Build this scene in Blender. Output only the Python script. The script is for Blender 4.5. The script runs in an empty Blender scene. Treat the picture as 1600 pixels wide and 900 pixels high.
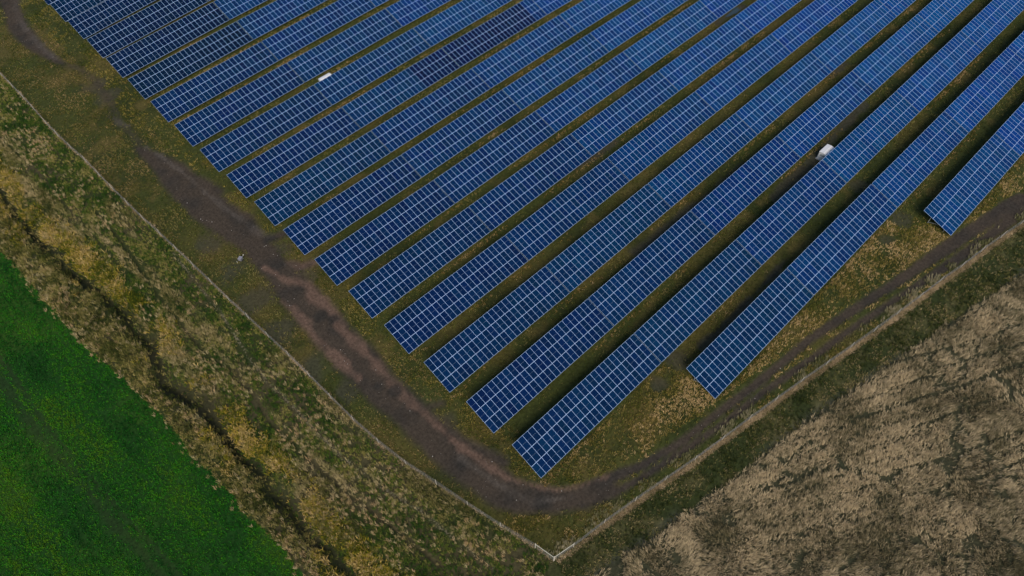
# solar farm seen from a drone
CAM_F=1106.8001357018918
CAM_POS=(-10.5523, -184.2422, 100.0802)
CAM_ROT=[[0.719994, 0.576801, -0.385888], [-0.693871, 0.588484, -0.415005], [-0.012286, 0.566558, 0.82393]]
TILT=0.29588
TERR=[-0.5443, 0.3609, 4.1983, -0.6985, -2.3546, 1.2171, 0.3888, 0.3703, -0.2837, -1.4583, 0.0095, -1.7903]
ROWS=[(14.55, 9.74, 2), (14.63, -0.06, 2), (14.71, -9.8, 2), (14.73, -19.72, 3), (14.74, -29.29, 3), (14.85, -39.25, 3), (14.93, -49.3, 4), (14.95, -59.29, 4), (15.04, -69.32, 4), (15.18, -79.15, 5), (15.24, -89.0, 5), (15.26, -98.68, 6), (15.41, -108.41, 6), (15.61, -118.25, 6), (15.66, -128.02, 7), (15.81, -138.01, 7), (16.03, -147.86, 7), (16.18, -157.75, 7), (44.53, -167.62, 6), (100.11, -177.58, 3)]
LINES={'fence_left': [(-4.16, -9.65), (-4.07, -13.87), (-3.81, -19.65), (-3.66, -26.83), (-3.6, -31.96), (-3.49, -38.06), (-3.24, -43.05), (-2.6, -48.81), (-2.31, -56.77), (-2.03, -64.4), (-1.68, -71.58), (-1.08, -75.49), (-1.04, -79.86), (-0.75, -82.7), (-0.5, -86.5), (-0.32, -90.35), (0.04, -95.09), (0.22, -99.15), (0.45, -102.6), (0.65, -105.59), (0.95, -109.16), (1.35, -115.2), (1.75, -121.35), (1.76, -125.12), (1.97, -128.5), (2.22, -134.58), (2.81, -140.86), (3.81, -146.47), (4.77, -150.59), (6.08, -156.38), (7.37, -161.66), (8.8, -167.27), (9.35, -169.98)], 'fence_right': [(9.35, -169.98), (12.29, -170.51), (17.6, -171.25), (23.19, -172.24), (28.56, -173.25), (34.02, -174.37), (39.52, -175.26), (45.2, -176.19), (51.93, -177.38), (58.09, -178.45), (64.25, -179.68), (71.84, -181.15), (81.25, -182.77), (89.53, -184.02), (95.96, -185.26), (103.41, -186.38), (112.76, -188.31)], 'field_edge': [(-24.46, -61.37), (-23.53, -64.95), (-23.44, -72.41), (-22.71, -78.86), (-22.1, -86.08), (-21.65, -92.52), (-20.77, -97.81), (-19.98, -103.05), (-19.21, -108.13), (-18.65, -114.83), (-18.42, -122.34), (-17.65, -129.03), (-17.43, -134.52), (-16.5, -140.45), (-16.31, -147.44)], 'crop_edge': [(12.07, -175.17), (17.42, -176.25), (22.75, -177.54), (26.64, -178.08), (29.93, -178.71), (34.68, -179.68), (39.73, -180.56), (45.69, -181.52), (51.86, -182.51), (59.8, -184.28), (66.47, -185.69), (76.8, -187.72), (86.16, -189.76), (91.61, -191.06), (101.65, -193.25)], 'ditch': [(-18.37, -45.96), (-18.74, -54.31), (-17.8, -62.66), (-16.29, -73.1), (-15.18, -81.14), (-14.25, -91.5), (-14.2, -95.16), (-14.26, -100.71), (-15.28, -105.75), (-14.67, -109.29), (-13.7, -112.48), (-13.2, -115.64), (-13.01, -119.81), (-13.35, -126.77), (-12.54, -131.34), (-12.63, -136.63), (-12.67, -142.09), (-12.35, -146.94), (-11.89, -149.76), (-11.26, -153.28)], 'meadow_line': [(-1.51, -83.63), (-1.82, -93.44), (-2.16, -101.68), (-3.14, -110.56), (-3.69, -119.22), (-3.2, -125.09), (-3.03, -130.13), (-2.79, -134.19), (-2.55, -138.13), (-1.71, -141.45), (-1.14, -145.93), (0.77, -152.34), (1.75, -159.48), (2.62, -165.03)], 'rut_a': [(-7.08, -63.99), (-7.06, -77.08), (-8.04, -91.12), (-8.23, -101.8), (-7.89, -108.4), (-6.44, -113.21), (-6.44, -119.05), (-6.59, -120.79), (-7.23, -124.77), (-6.69, -128.59), (-6.24, -135.47), (-5.5, -141.38), (-4.26, -147.42), (-3.25, -153.4), (-2.1, -159.87)], 'rut_b': [(-12.33, -30.65), (-10.79, -46.22), (-10.61, -60.51), (-10.1, -73.01), (-9.79, -82.55)], 'tram_a': [(-34.72, -87.68), (-34.45, -91.49), (-34.03, -103.05), (-32.67, -111.51), (-32.15, -119.67), (-30.96, -127.89), (-30.5, -133.95)], 'tram_b': [(-32.69, -90.49), (-32.59, -101.06), (-31.86, -108.09), (-31.04, -115.17), (-30.46, -121.72), (-29.21, -129.61), (-28.6, -135.8)], 'tram_c': [(-20.67, -105.57), (-25.35, -105.17), (-30.29, -104.52)], 'crop_line_a': [(69.79, -186.24), (73.59, -188.36), (79.89, -192.28), (92.13, -197.79)], 'crop_line_b': [(71.81, -190.64), (78.05, -194.07), (88.48, -199.44)], 'crop_line_e': [(56.55, -187.37), (63.78, -191.06), (71.29, -194.66), (79.55, -198.6), (84.61, -201.2)], 'crop_line_f': [(61.98, -193.86), (67.39, -196.69), (80.56, -203.03)], 'crop_line_g': [(52.35, -195.13), (60.73, -199.54), (73.43, -206.26)], 'crop_line_h': [(54.13, -200.16), (61.29, -204.27), (68.95, -208.28)], 'crop_line_c': [(37.76, -184.21), (42.51, -186.45), (49.83, -190.37), (52.63, -197.0)], 'crop_line_d': [(95.92, -191.67), (100.24, -194.11)]}
TRACK={'main': [(9.45, 19.5, 2.77), (7.32, 12.62, 2.41), (5.92, 6.08, 2.41), (5.71, -1.13, 2.36), (5.92, -7.39, 1.86), (6.74, -13.32, 1.2), (7.53, -17.07, 0.59)], 'main2': [(6.81, -54.0, 0.97), (7.94, -59.71, 2.21), (8.52, -66.49, 3.67), (8.62, -72.6, 3.86), (9.18, -80.1, 4.01), (10.12, -86.63, 3.89), (10.43, -92.36, 2.98), (9.99, -97.8, 2.63), (9.66, -103.52, 3.05), (9.57, -109.64, 3.68), (9.28, -116.76, 3.77), (9.0, -124.38, 3.71), (8.89, -131.4, 3.56), (9.22, -139.08, 3.29), (9.53, -146.33, 3.25), (10.09, -152.9, 3.22), (11.29, -158.46, 3.14), (13.16, -161.82, 2.57), (15.61, -164.56, 2.2), (18.66, -166.72, 2.03), (22.22, -168.46, 1.86)], 'rutn': [(19.49, -165.95, 1.3), (24.25, -167.9, 1.14), (28.13, -169.49, 0.96), (35.68, -171.39, 0.89), (41.63, -172.12, 0.87), (51.14, -173.52, 0.91), (64.64, -174.91, 1.02), (76.07, -177.1, 1.07), (84.64, -178.98, 1.23), (91.7, -180.26, 1.4), (104.12, -182.59, 1.73), (118.22, -185.59, 1.97)], 'rutf': [(17.91, -167.41, 0.92), (22.47, -169.47, 0.84), (26.72, -170.69, 0.76), (34.4, -172.4, 0.78), (42.43, -173.93, 0.76), (52.18, -175.32, 0.8), (61.38, -177.02, 0.83), (68.98, -178.17, 0.8), (81.55, -180.72, 0.84), (97.46, -184.03, 1.16), (115.23, -186.95, 1.38)], 'br1': [(11.02, -91.86, 1.65), (13.4, -93.53, 1.24), (16.39, -94.29, 0.7)], 'br2': [(11.5, -100.7, 1.58), (13.32, -103.08, 1.31), (16.22, -103.87, 0.79)], 'br3': [(11.74, -148.19, 1.2), (13.0, -152.52, 1.37), (14.03, -154.9, 1.16)], 'br4': [(10.63, -139.7, 0.84), (13.85, -141.28, 0.63)], 'br5': [(8.11, -68.51, 2.12), (10.38, -71.96, 2.41), (12.2, -76.12, 1.34)], 'worn1': [(7.41, -15.97, 0.79), (9.43, -21.23, 0.96), (10.31, -27.45, 0.93), (9.42, -35.49, 0.89), (7.8, -43.24, 1.03)], 'worn2': [(7.62, -43.61, 1.02), (7.91, -48.78, 1.0), (7.39, -55.35, 0.97)], 'REDa': [(8.79, -98.63, 0.66), (9.49, -102.75, 0.9), (11.78, -106.97, 1.02), (11.95, -110.06, 1.38), (11.73, -113.64, 1.23), (11.21, -118.65, 0.95), (11.16, -123.57, 1.04), (10.88, -126.23, 1.14), (10.77, -130.64, 1.0), (10.44, -135.17, 0.75), (10.64, -140.47, 0.73), (10.89, -144.75, 0.71), (11.4, -148.87, 0.69), (11.98, -152.93, 0.78), (12.74, -156.94, 0.66), (14.69, -160.28, 0.56), (16.75, -163.45, 0.56), (19.98, -165.5, 0.47), (23.58, -167.25, 0.38)], 'REDb': [(12.49, -100.64, 0.79), (13.98, -103.11, 1.18), (16.8, -104.03, 0.8)], 'REDc': [(6.8, -106.87, 0.62), (6.92, -112.58, 0.96), (6.68, -118.6, 1.05), (6.79, -123.87, 0.9), (7.26, -128.47, 0.66)], 'PALEa': [(8.12, -54.78, 0.49), (9.11, -58.85, 0.48), (9.55, -63.31, 0.47), (10.17, -68.85, 0.46), (10.41, -74.37, 0.6), (10.92, -80.68, 0.58), (11.83, -86.08, 0.71), (12.54, -90.53, 0.84), (13.99, -93.68, 0.55)], 'PALEb': [(10.14, 18.39, 0.93), (8.43, 12.62, 0.88), (7.2, 6.93, 0.86), (7.05, 1.88, 1.11), (6.6, -4.24, 1.27), (6.68, -9.21, 1.02), (7.16, -13.75, 0.6)], 'PALEc': [(6.89, -40.67, 0.52), (7.74, -44.82, 0.85), (8.92, -46.8, 0.51)], 'PALEd': [(10.06, -150.1, 0.49), (11.0, -156.06, 0.57), (12.83, -162.15, 0.46), (18.13, -165.95, 0.28)]}
PATCH=[('worn', 4.3, -87.31, 3.26), ('worn', 4.14, -95.41, 3.38), ('worn', 3.99, -103.1, 3.74), ('worn', 3.51, -111.9, 3.55), ('worn', 3.47, -121.4, 3.35), ('worn', 4.43, -128.89, 2.37), ('worn', 9.33, -29.49, 3.31), ('worn', 12.73, -97.77, 2.68), ('worn', 11.53, -105.74, 3.18), ('worn', 12.78, -144.05, 1.64), ('worn', 46.06, -162.42, 2.42), ('worn', 40.71, -162.82, 1.92), ('worn', 97.98, -172.78, 2.97), ('worn', 91.94, -173.03, 2.1), ('worn', 100.12, -162.45, 2.01), ('worn', 9.9, -34.51, 3.6), ('dark', 12.72, -93.52, 1.65), ('dark', 11.09, -100.3, 1.58), ('dark', 9.63, -114.37, 1.44), ('dark', 10.81, -116.45, 1.08), ('dark', 10.08, -134.49, 1.28), ('dark', 8.47, -131.94, 1.08), ('dark', 13.83, -163.74, 1.46), ('dark', 9.07, -151.22, 1.34), ('dark', 13.13, -88.47, 1.69)]
GAPDIRT=[[(58.43, -143.21), (69.61, -143.77), (80.4, -144.44), (96.55, -144.89), (104.76, -145.4), (1.5, 0.0)], [(86.54, -153.14), (97.59, -152.95), (110.86, -151.85), (121.24, -151.49), (1.2, 0.0)], [(66.44, -120.8), (72.47, -121.31), (77.21, -121.4), (1.4, 0.0)], [(80.81, -83.42), (94.03, -84.73), (1.0, 0.0)], [(51.37, -163.48), (63.82, -163.43), (75.92, -162.99), (0.8, 0.0)], [(124.61, -111.68), (134.11, -112.15), (1.2, 0.0)], [(125.45, -141.47), (130.77, -141.36), (1.2, 0.0)]]
STONE=(4.2,-95.6)
import bpy, bmesh, math, random
import numpy as np
from mathutils import Matrix, Vector
random.seed(7)
rng = np.random.default_rng(11)
scene = bpy.context.scene
COL = scene.collection
PI = math.pi

# ------------------------------------------------------------------ helpers
def link(o, parent=None):
    COL.objects.link(o)
    if parent is not None:
        o.parent = parent
    return o

def tag(o, label=None, cat=None, group=None, kind=None):
    if label: o['label'] = label
    if cat: o['category'] = cat
    if group: o['group'] = group
    if kind: o['kind'] = kind
    return o

def empty(name, loc, rot=(0, 0, 0)):
    o = bpy.data.objects.new(name, None)
    o.empty_display_size = 0.5
    o.location = loc
    o.rotation_euler = rot
    return link(o)

class MB:
    """collects shapes into one mesh"""
    def __init__(self):
        self.v = []; self.f = []; self.m = []
    def quadbox(self, c, half, R=None, mat=0):
        b = len(self.v)
        for sx, sy, sz in ((-1,-1,-1),(1,-1,-1),(1,1,-1),(-1,1,-1),(-1,-1,1),(1,-1,1),(1,1,1),(-1,1,1)):
            p = Vector((sx*half[0], sy*half[1], sz*half[2]))
            if R is not None: p = R @ p
            self.v.append(tuple(Vector(c) + p))
        for q in ((0,3,2,1),(4,5,6,7),(0,1,5,4),(1,2,6,5),(2,3,7,6),(3,0,4,7)):
            self.f.append(tuple(b+i for i in q)); self.m.append(mat)
        return self
    def box(self, x0, x1, y0, y1, z0, z1, mat=0):
        return self.quadbox(((x0+x1)/2, (y0+y1)/2, (z0+z1)/2), ((x1-x0)/2, (y1-y0)/2, (z1-z0)/2), None, mat)
    def bar(self, a, b, w, h=None, mat=0):
        a = Vector(a); b = Vector(b); d = b - a
        R = d.to_track_quat('X', 'Z').to_matrix()
        return self.quadbox((a+b)/2, (d.length/2, w/2, (h or w)/2), R, mat)
    def tube(self, a, b, r, n=8, r2=None, mat=0, cap=True):
        a = Vector(a); b = Vector(b); d = b - a
        R = d.to_track_quat('Z', 'Y').to_matrix(); base = len(self.v)
        r2 = r if r2 is None else r2
        for k, (p, rr) in enumerate(((a, r), (b, r2))):
            for i in range(n):
                t = 2*PI*i/n
                self.v.append(tuple(p + R @ Vector((rr*math.cos(t), rr*math.sin(t), 0))))
        for i in range(n):
            j = (i+1) % n
            self.f.append((base+i, base+j, base+n+j, base+n+i)); self.m.append(mat)
        if cap:
            self.f.append(tuple(base+n+i for i in range(n))); self.m.append(mat)
            self.f.append(tuple(base+n-1-i for i in range(n))); self.m.append(mat)
        return self
    def poly(self, pts, mat=0):
        b = len(self.v); self.v += [tuple(p) for p in pts]
        self.f.append(tuple(range(b, b+len(pts)))); self.m.append(mat)
        return self
    def mesh(self, name, mats):
        me = bpy.data.meshes.new(name)
        me.from_pydata(self.v, [], self.f)
        for m in mats: me.materials.append(m)
        me.polygons.foreach_set('material_index', self.m)
        me.update()
        return me
    def build(self, name, mats, parent=None, bevel=0):
        if not isinstance(mats, (list, tuple)): mats = [mats]
        me = self.mesh(name, mats)
        if bevel:
            bm = bmesh.new(); bm.from_mesh(me)
            bmesh.ops.bevel(bm, geom=list(bm.edges), offset=bevel, segments=1, affect='EDGES')
            bm.to_mesh(me); bm.free()
        o = bpy.data.objects.new(name, me)
        return link(o, parent)

# ------------------------------------------------------------------ noise
def vnoise(x, y, scale, seed):
    r = np.random.default_rng(seed); N = 256
    lat = r.random((N, N)).astype(np.float32)
    u = np.asarray(x)/scale + 1000.3; v = np.asarray(y)/scale + 1000.7
    iu = np.floor(u).astype(np.int64); iv = np.floor(v).astype(np.int64)
    fu = (u-iu); fv = (v-iv)
    fu = fu*fu*(3-2*fu); fv = fv*fv*(3-2*fv)
    a = lat[iu % N, iv % N]; b = lat[(iu+1) % N, iv % N]; c = lat[iu % N, (iv+1) % N]; d = lat[(iu+1) % N, (iv+1) % N]
    return (a*(1-fu)+b*fu)*(1-fv) + (c*(1-fu)+d*fu)*fv

def fbm(x, y, scale, seed, octv=4):
    s = 0; a = 1; t = 0
    for k in range(octv):
        s = s + a*vnoise(x, y, scale/2**k, seed+k*17); t += a; a *= 0.55
    return s/t

def sstep(a, b, x):
    t = np.clip((x-a)/(b-a), 0, 1)
    return t*t*(3-2*t)

def ext(line, n=3000., start=True):
    p = [np.array(q, float) for q in line]
    d0 = p[0]-p[2]; d0 /= np.hypot(*d0); d1 = p[-1]-p[-3]; d1 /= np.hypot(*d1)
    return np.array(([p[0]+d0*n] if start else []) + p + [p[-1]+d1*n])

def dist_line(x, y, line):
    """distance to a polyline, side (+ left), arc position and index weight"""
    P = np.asarray(line, float)
    best = np.full(np.shape(x), 1e9); side = np.zeros(np.shape(x)); par = np.zeros(np.shape(x))
    for i in range(len(P)-1):
        a = P[i]; d = P[i+1]-a; L2 = d@d
        t = np.clip(((x-a[0])*d[0]+(y-a[1])*d[1])/L2, 0, 1)
        dx = x-a[0]-t*d[0]; dy = y-a[1]-t*d[1]
        q = np.hypot(dx, dy); m = q < best
        best = np.where(m, q, best); side = np.where(m, d[0]*dy-d[1]*dx, side); par = np.where(m, i+t, par)
    return best, side, par

def in_poly(x, y, poly):
    P = np.asarray(poly, float); c = np.zeros(np.shape(x), bool)
    j = len(P)-1
    for i in range(len(P)):
        xi, yi = P[i]; xj, yj = P[j]
        m = ((yi > y) != (yj > y)) & (x < (xj-xi)*(y-yi)/((yj-yi) if yj != yi else 1e-9)+xi)
        c ^= m; j = i
    return c

# ------------------------------------------------------------------ terrain
HT = 1.65
def terr(x, y):
    u = (np.clip(x, 10, 190)-70)/70; v = (np.clip(y, -185, 5)+90)/90
    m = [u*u-.33, u*v, v*v-.33, u**3-.6*u, u*u*v-.33*v, u*v*v-.33*u, v**3-.6*v, u**4-.2, u**3*v, u*u*v*v-.11, u*v**3, v**4-.2]
    return sum(a*b for a, b in zip(TERR, m))
def zg(x, y):
    return terr(x, y) - HT

L = LINES
fl = ext(L['fence_left'])[:-1]; fr = ext(L['fence_right'])[1:]
FL = np.array(L['fence_left']); FR = np.array(L['fence_right'])
d0 = fl[0]; d1 = fr[-1]
farm_poly = [tuple(fl[0])] + [tuple(q) for q in L['fence_left']] + [tuple(q) for q in L['fence_right'][1:]] + [tuple(fr[-1]), (6000, 6000)]
ge = ext(L['field_edge']); green_poly = [tuple(q) for q in ge] + [(-6000, -6000)]
ce = ext(L['crop_edge']); crop_poly = [tuple(q) for q in ce] + [(6000, -6000)]
ditch = ext(L['ditch'], 300.)

def ddist(x, y):
    wx = x+(fbm(x, y, 5, 61, 3)-.5)*2.2; wy = y+(fbm(x, y, 5, 67, 3)-.5)*2.2
    return dist_line(wx, wy, ditch)
def in_green(x, y):
    return in_poly(x+(fbm(x, y, 3, 41, 3)-.5)*1.1, y+(fbm(x, y, 3, 43, 3)-.5)*1.1, green_poly)
def in_crop(x, y):
    return in_poly(x+(fbm(x, y, 3, 47, 3)-.5)*.8, y+(fbm(x, y, 3, 53, 3)-.5)*.8, crop_poly)
def relief(x, y):
    """small real relief on top of the base terrain"""
    z = (fbm(x, y, 9, 5, 3)-.5)*0.25
    dd, _, _ = ddist(x, y)
    z = z - 1.5*np.exp(-(dd/1.15)**2)*(.3+.9*vnoise(x, y, 7, 71))
    dc, _, _ = dist_line(x, y, ce)
    z = z - 0.12*np.exp(-(dc/0.6)**2)
    dr, _, _ = dist_line(x, y, L['rut_a']); z = z - 0.30*np.exp(-(dr/0.4)**2)
    return z

def track_mask(x, y):
    m = np.zeros(np.shape(x))
    wob = (fbm(x, y, 3.0, 31, 3)-.5)*1.5
    for k, pts in TRACK.items():
        if k[:3] in ('RED', 'PAL'): continue
        A = np.array(pts); d, _, par = dist_line(x, y, A[:, :2])
        hw = np.interp(par, np.arange(len(A)), A[:, 2])*.9
        soft = .35 if k.startswith('rut') else .9
        v = 1-sstep(-soft, soft, d+wob*np.minimum(1, hw/4)-(hw*.85 if k.startswith('rut') else hw))
        if k.startswith('worn'): v = v*0.55
        m = np.maximum(m, v)
    return m
def patch_mask(x, y, kind):
    m = np.zeros(np.shape(x))
    for k, px, py, r in PATCH:
        if k != kind: continue
        d = np.hypot(x-px, y-py) + (fbm(x, y, 2.5, 77, 3)-.5)*r*1.3
        m = np.maximum(m, 1-sstep(r*0.35, r*1.15, d))
    return m
def streak_mask(x, y, kind):
    m = np.zeros(np.shape(x))
    for k, pts in TRACK.items():
        if not k.startswith(kind): continue
        A = np.array(pts); d, _, par = dist_line(x, y, A[:, :2]); hw = np.interp(par, np.arange(len(A)), A[:, 2])
        d = d+(fbm(x, y, 2.2, 87, 3)-.5)*hw*2.2
        m = np.maximum(m, 1-sstep(hw*.2, hw*1.25, d))
    return m*(.35+.65*sstep(.25, .6, fbm(x, y, 3.5, 83, 3)))
def gap_mask(x, y):
    m = np.zeros(np.shape(x))
    for g in GAPDIRT:
        line = g[:-1]; w = g[-1][0]
        d, _, _ = dist_line(x, y, line)
        m = np.maximum(m, 1-sstep(w*0.3, w*1.3, d+(fbm(x, y, 3.0, 91, 3)-.5)*2.2))
    return m

# ------------------------------------------------------------------ materials
def new_mat(name):
    m = bpy.data.materials.new(name); m.use_nodes = True
    nt = m.node_tree
    return m, nt, nt.nodes['Principled BSDF']

def simple(name, col, rough=0.6, metal=0.0, vary=0.12, scale=6.0, bump=0.0):
    m, nt, b = new_mat(name)
    tc = nt.nodes.new('ShaderNodeTexCoord'); nz = nt.nodes.new('ShaderNodeTexNoise')
    nz.inputs['Scale'].default_value = scale; nz.inputs['Detail'].default_value = 5
    nt.links.new(tc.outputs['Object'], nz.inputs['Vector'])
    mp = nt.nodes.new('ShaderNodeMapRange'); mp.inputs['To Min'].default_value = 1-vary; mp.inputs['To Max'].default_value = 1+vary
    nt.links.new(nz.outputs['Fac'], mp.inputs['Value'])
    mx = nt.nodes.new('ShaderNodeVectorMath'); mx.operation = 'SCALE'; mx.inputs[0].default_value = col[:3]
    nt.links.new(mp.outputs['Result'], mx.inputs['Scale'])
    nt.links.new(mx.outputs['Vector'], b.inputs['Base Color'])
    b.inputs['Roughness'].default_value = rough; b.inputs['Metallic'].default_value = metal
    if bump:
        bp = nt.nodes.new('ShaderNodeBump'); bp.inputs['Strength'].default_value = bump
        nt.links.new(nz.outputs['Fac'], bp.inputs['Height']); nt.links.new(bp.outputs['Normal'], b.inputs['Normal'])
    return m

def ground_mat(name, contrast=0.45, fine=2.2, bump=0.5):
    m, nt, b = new_mat(name)
    at = nt.nodes.new('ShaderNodeAttribute'); at.attribute_name = 'soil'
    geo = nt.nodes.new('ShaderNodeNewGeometry')
    n1 = nt.nodes.new('ShaderNodeTexNoise'); n1.inputs['Scale'].default_value = fine; n1.inputs['Detail'].default_value = 6; n1.inputs['Roughness'].default_value = 0.7
    nt.links.new(geo.outputs['Position'], n1.inputs['Vector'])
    mp = nt.nodes.new('ShaderNodeMapRange'); mp.inputs['From Min'].default_value = 0.3; mp.inputs['From Max'].default_value = 0.7
    mp.inputs['To Min'].default_value = 1-contrast; mp.inputs['To Max'].default_value = 1+contrast
    nt.links.new(n1.outputs['Fac'], mp.inputs['Value'])
    mx = nt.nodes.new('ShaderNodeVectorMath'); mx.operation = 'SCALE'
    nt.links.new(at.outputs['Color'], mx.inputs[0]); nt.links.new(mp.outputs['Result'], mx.inputs['Scale'])
    nt.links.new(mx.outputs['Vector'], b.inputs['Base Color'])
    b.inputs['Roughness'].default_value = 0.95; b.inputs['Specular IOR Level'].default_value = 0.15
    n2 = nt.nodes.new('ShaderNodeTexNoise'); n2.inputs['Scale'].default_value = 3.5; n2.inputs['Detail'].default_value = 4
    nt.links.new(geo.outputs['Position'], n2.inputs['Vector'])
    bp = nt.nodes.new('ShaderNodeBump'); bp.inputs['Strength'].default_value = bump; bp.inputs['Distance'].default_value = 0.12
    nt.links.new(n2.outputs['Fac'], bp.inputs['Height']); nt.links.new(bp.outputs['Normal'], b.inputs['Normal'])
    return m

def blade_mat(name):
    m, nt, b = new_mat(name)
    at = nt.nodes.new('ShaderNodeAttribute'); at.attribute_name = 'tint'
    nt.links.new(at.outputs['Color'], b.inputs['Base Color'])
    b.inputs['Roughness'].default_value = 0.85; b.inputs['Specular IOR Level'].default_value = 0.12
    ge_ = nt.nodes.new('ShaderNodeNewGeometry'); sc_ = nt.nodes.new('ShaderNodeVectorMath'); sc_.operation = 'SCALE'; sc_.inputs['Scale'].default_value = .55
    ad_ = nt.nodes.new('ShaderNodeVectorMath'); ad_.operation = 'ADD'; ad_.inputs[1].default_value = (0, 0, .75)
    no_ = nt.nodes.new('ShaderNodeVectorMath'); no_.operation = 'NORMALIZE'
    nt.links.new(ge_.outputs['Normal'], sc_.inputs[0]); nt.links.new(sc_.outputs['Vector'], ad_.inputs[0]); nt.links.new(ad_.outputs['Vector'], no_.inputs[0])
    nt.links.new(no_.outputs['Vector'], b.inputs['Normal'])
    tr = nt.nodes.new('ShaderNodeBsdfTranslucent'); nt.links.new(at.outputs['Color'], tr.inputs['Color'])
    mx = nt.nodes.new('ShaderNodeMixShader'); mx.inputs['Fac'].default_value = 0.3
    out = nt.nodes['Material Output']
    nt.links.new(b.outputs['BSDF'], mx.inputs[1]); nt.links.new(tr.outputs['BSDF'], mx.inputs[2])
    nt.links.new(mx.outputs['Shader'], out.inputs['Surface'])
    return m

M_ground = ground_mat('soil_and_turf')
M_blade = blade_mat('grass_blades')
M_alu = simple('anodised_aluminium', (0.40, 0.56, 0.86), 0.5, 0.0, 0.06, 3)
M_rack = simple('galvanised_steel', (0.40, 0.42, 0.43), 0.5, 0.6, 0.15, 2)
M_back = simple('grey_backsheet', (0.20, 0.30, 0.46), 0.7)
M_fence_post = simple('pale_fence_post', (0.42, 0.39, 0.33), 0.7, 0.0, 0.25, 4)
M_wire = simple('fence_wire', (0.22, 0.22, 0.21), 0.5, 0.5, 0.2, 4)
M_white = simple('white_cabin_panel', (0.52, 0.54, 0.55), 0.5, 0.0, 0.10, 1.5, 0.05)
M_roof = simple('white_cabin_roof', (0.58, 0.59, 0.62), 0.5, 0.0, 0.10, 1.5, 0.05)
M_conc = simple('concrete_plinth', (0.30, 0.29, 0.27), 0.9, 0.0, 0.2, 3, 0.2)
M_vent = simple('louvre_grey', (0.28, 0.30, 0.31), 0.6)
M_grey = simple('grey_box_paint', (0.15, 0.15, 0.17), 0.6, 0.0, 0.15, 3)
M_rubber = simple('black_rubber', (0.02, 0.02, 0.02), 0.9)
M_pale = simple('pale_steel_bar', (0.45, 0.45, 0.38), 0.5, 0.0, 0.1)
M_stone = simple('pale_stone', (0.36, 0.34, 0.32), 0.9, 0.0, 0.3, 5)

def cell_mat():
    m, nt, b = new_mat('solar_cells')
    N = nt.nodes.new; K = nt.links.new
    oi = N('ShaderNodeObjectInfo')
    tc = N('ShaderNodeTexCoord'); sp = N('ShaderNodeSeparateXYZ'); K(tc.outputs['Object'], sp.inputs['Vector'])
    def mth(op, a, bb=None, c=None):
        n = N('ShaderNodeMath'); n.operation = op
        for i, v in enumerate((a, bb, c)):
            if v is None: continue
            if isinstance(v, (int, float)): n.inputs[i].default_value = v
            else: K(v, n.inputs[i])
        return n.outputs[0]
    def lines(co, pitch, w, off):
        f = mth('FRACT', mth('DIVIDE', mth('ADD', co, off), pitch))
        e = mth('MINIMUM', f, mth('SUBTRACT', 1.0, f))
        return mth('LESS_THAN', e, w/pitch/2)
    lx = lines(sp.outputs['X'], 0.1615, 0.005, 0.485)
    ly = lines(mth('ABSOLUTE', sp.outputs['Y']), 0.0832, 0.004, -0.012)
    ln = mth('MAXIMUM', lx, ly)
    # colour: object colour carries the table's batch tone with painted sky blue and corner darkening, random gives each module its own
    hs = N('ShaderNodeHueSaturation'); K(oi.outputs['Color'], hs.inputs['Color'])
    K(mth('MULTIPLY_ADD', oi.outputs['Random'], 0.016, 0.492), hs.inputs['Hue'])
    rr = mth('FRACT', mth('MULTIPLY', oi.outputs['Random'], 37.7))
    K(mth('MULTIPLY_ADD', rr, 0.36, 0.82), hs.inputs['Value'])
    mixc = N('ShaderNodeMixRGB'); K(mth('MULTIPLY', ln, 0.3), mixc.inputs['Fac'])
    K(hs.outputs['Color'], mixc.inputs['Color1']); mixc.inputs['Color2'].default_value = (0.04, 0.10, 0.22, 1)
    K(mixc.outputs['Color'], b.inputs['Base Color'])
    b.inputs['Roughness'].default_value = 0.16
    b.inputs['IOR'].default_value = 1.45
    b.inputs['Specular IOR Level'].default_value = 0.16
    return m
M_cell = cell_mat()

# ------------------------------------------------------------------ ground sheet
def axis(a, b, step):
    core = list(np.arange(a, b+1e-6, step)); lo = []; hi = []; s = step; p = core[0]; q = core[-1]
    while p > -3500:
        s *= 1.45; p -= s; q += s; lo.append(p); hi.append(q)
    return np.array(lo[::-1]+core+hi)
XS = axis(-58, 190, 0.42); YS = axis(-226, 34, 0.42)
GX, GY = np.meshgrid(XS, YS, indexing='ij')
gx = GX.ravel(); gy = GY.ravel()
tm = track_mask(gx, gy)
red = streak_mask(gx, gy, 'RED'); drk = patch_mask(gx, gy, 'dark'); pal = streak_mask(gx, gy, 'PAL'); wrn = patch_mask(gx, gy, 'worn'); gpd = gap_mask(gx, gy)
gz_ = zg(gx, gy)+relief(gx, gy) - 0.06*tm
farm = in_poly(gx, gy, farm_poly); green = in_green(gx, gy) & ~farm; crop = in_crop(gx, gy) & ~farm
dfl, _, _ = dist_line(gx, gy, fl); dfr, _, _ = dist_line(gx, gy, fr)
rightv = ~farm & ~green & ~crop & (dfr < dfl)
ddit, sdit, _ = ddist(gx, gy)
def mixc(a, b, t):
    return a*(1-t[:, None]) + np.array(b)[None, :]*t[:, None]
def farm_colour(x, y):
    c = np.tile(np.array([[0.036, 0.044, 0.011]]), (len(x), 1))
    c = mixc(c, (0.058, 0.052, 0.014), sstep(.45, .7, fbm(x, y, 14, 101, 4)))
    c = mixc(c, (0.022, 0.030, 0.008), sstep(.5, .7, fbm(x, y, 9, 140, 4))*.8)
    c = mixc(c, (0.080, 0.064, 0.020), sstep(.56, .75, fbm(x, y, 5, 160, 4))*.7)
    return c
colr = farm_colour(gx, gy)
dirtc = np.tile(np.array([[0.043, 0.034, 0.026]]), (len(gx), 1))
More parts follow.
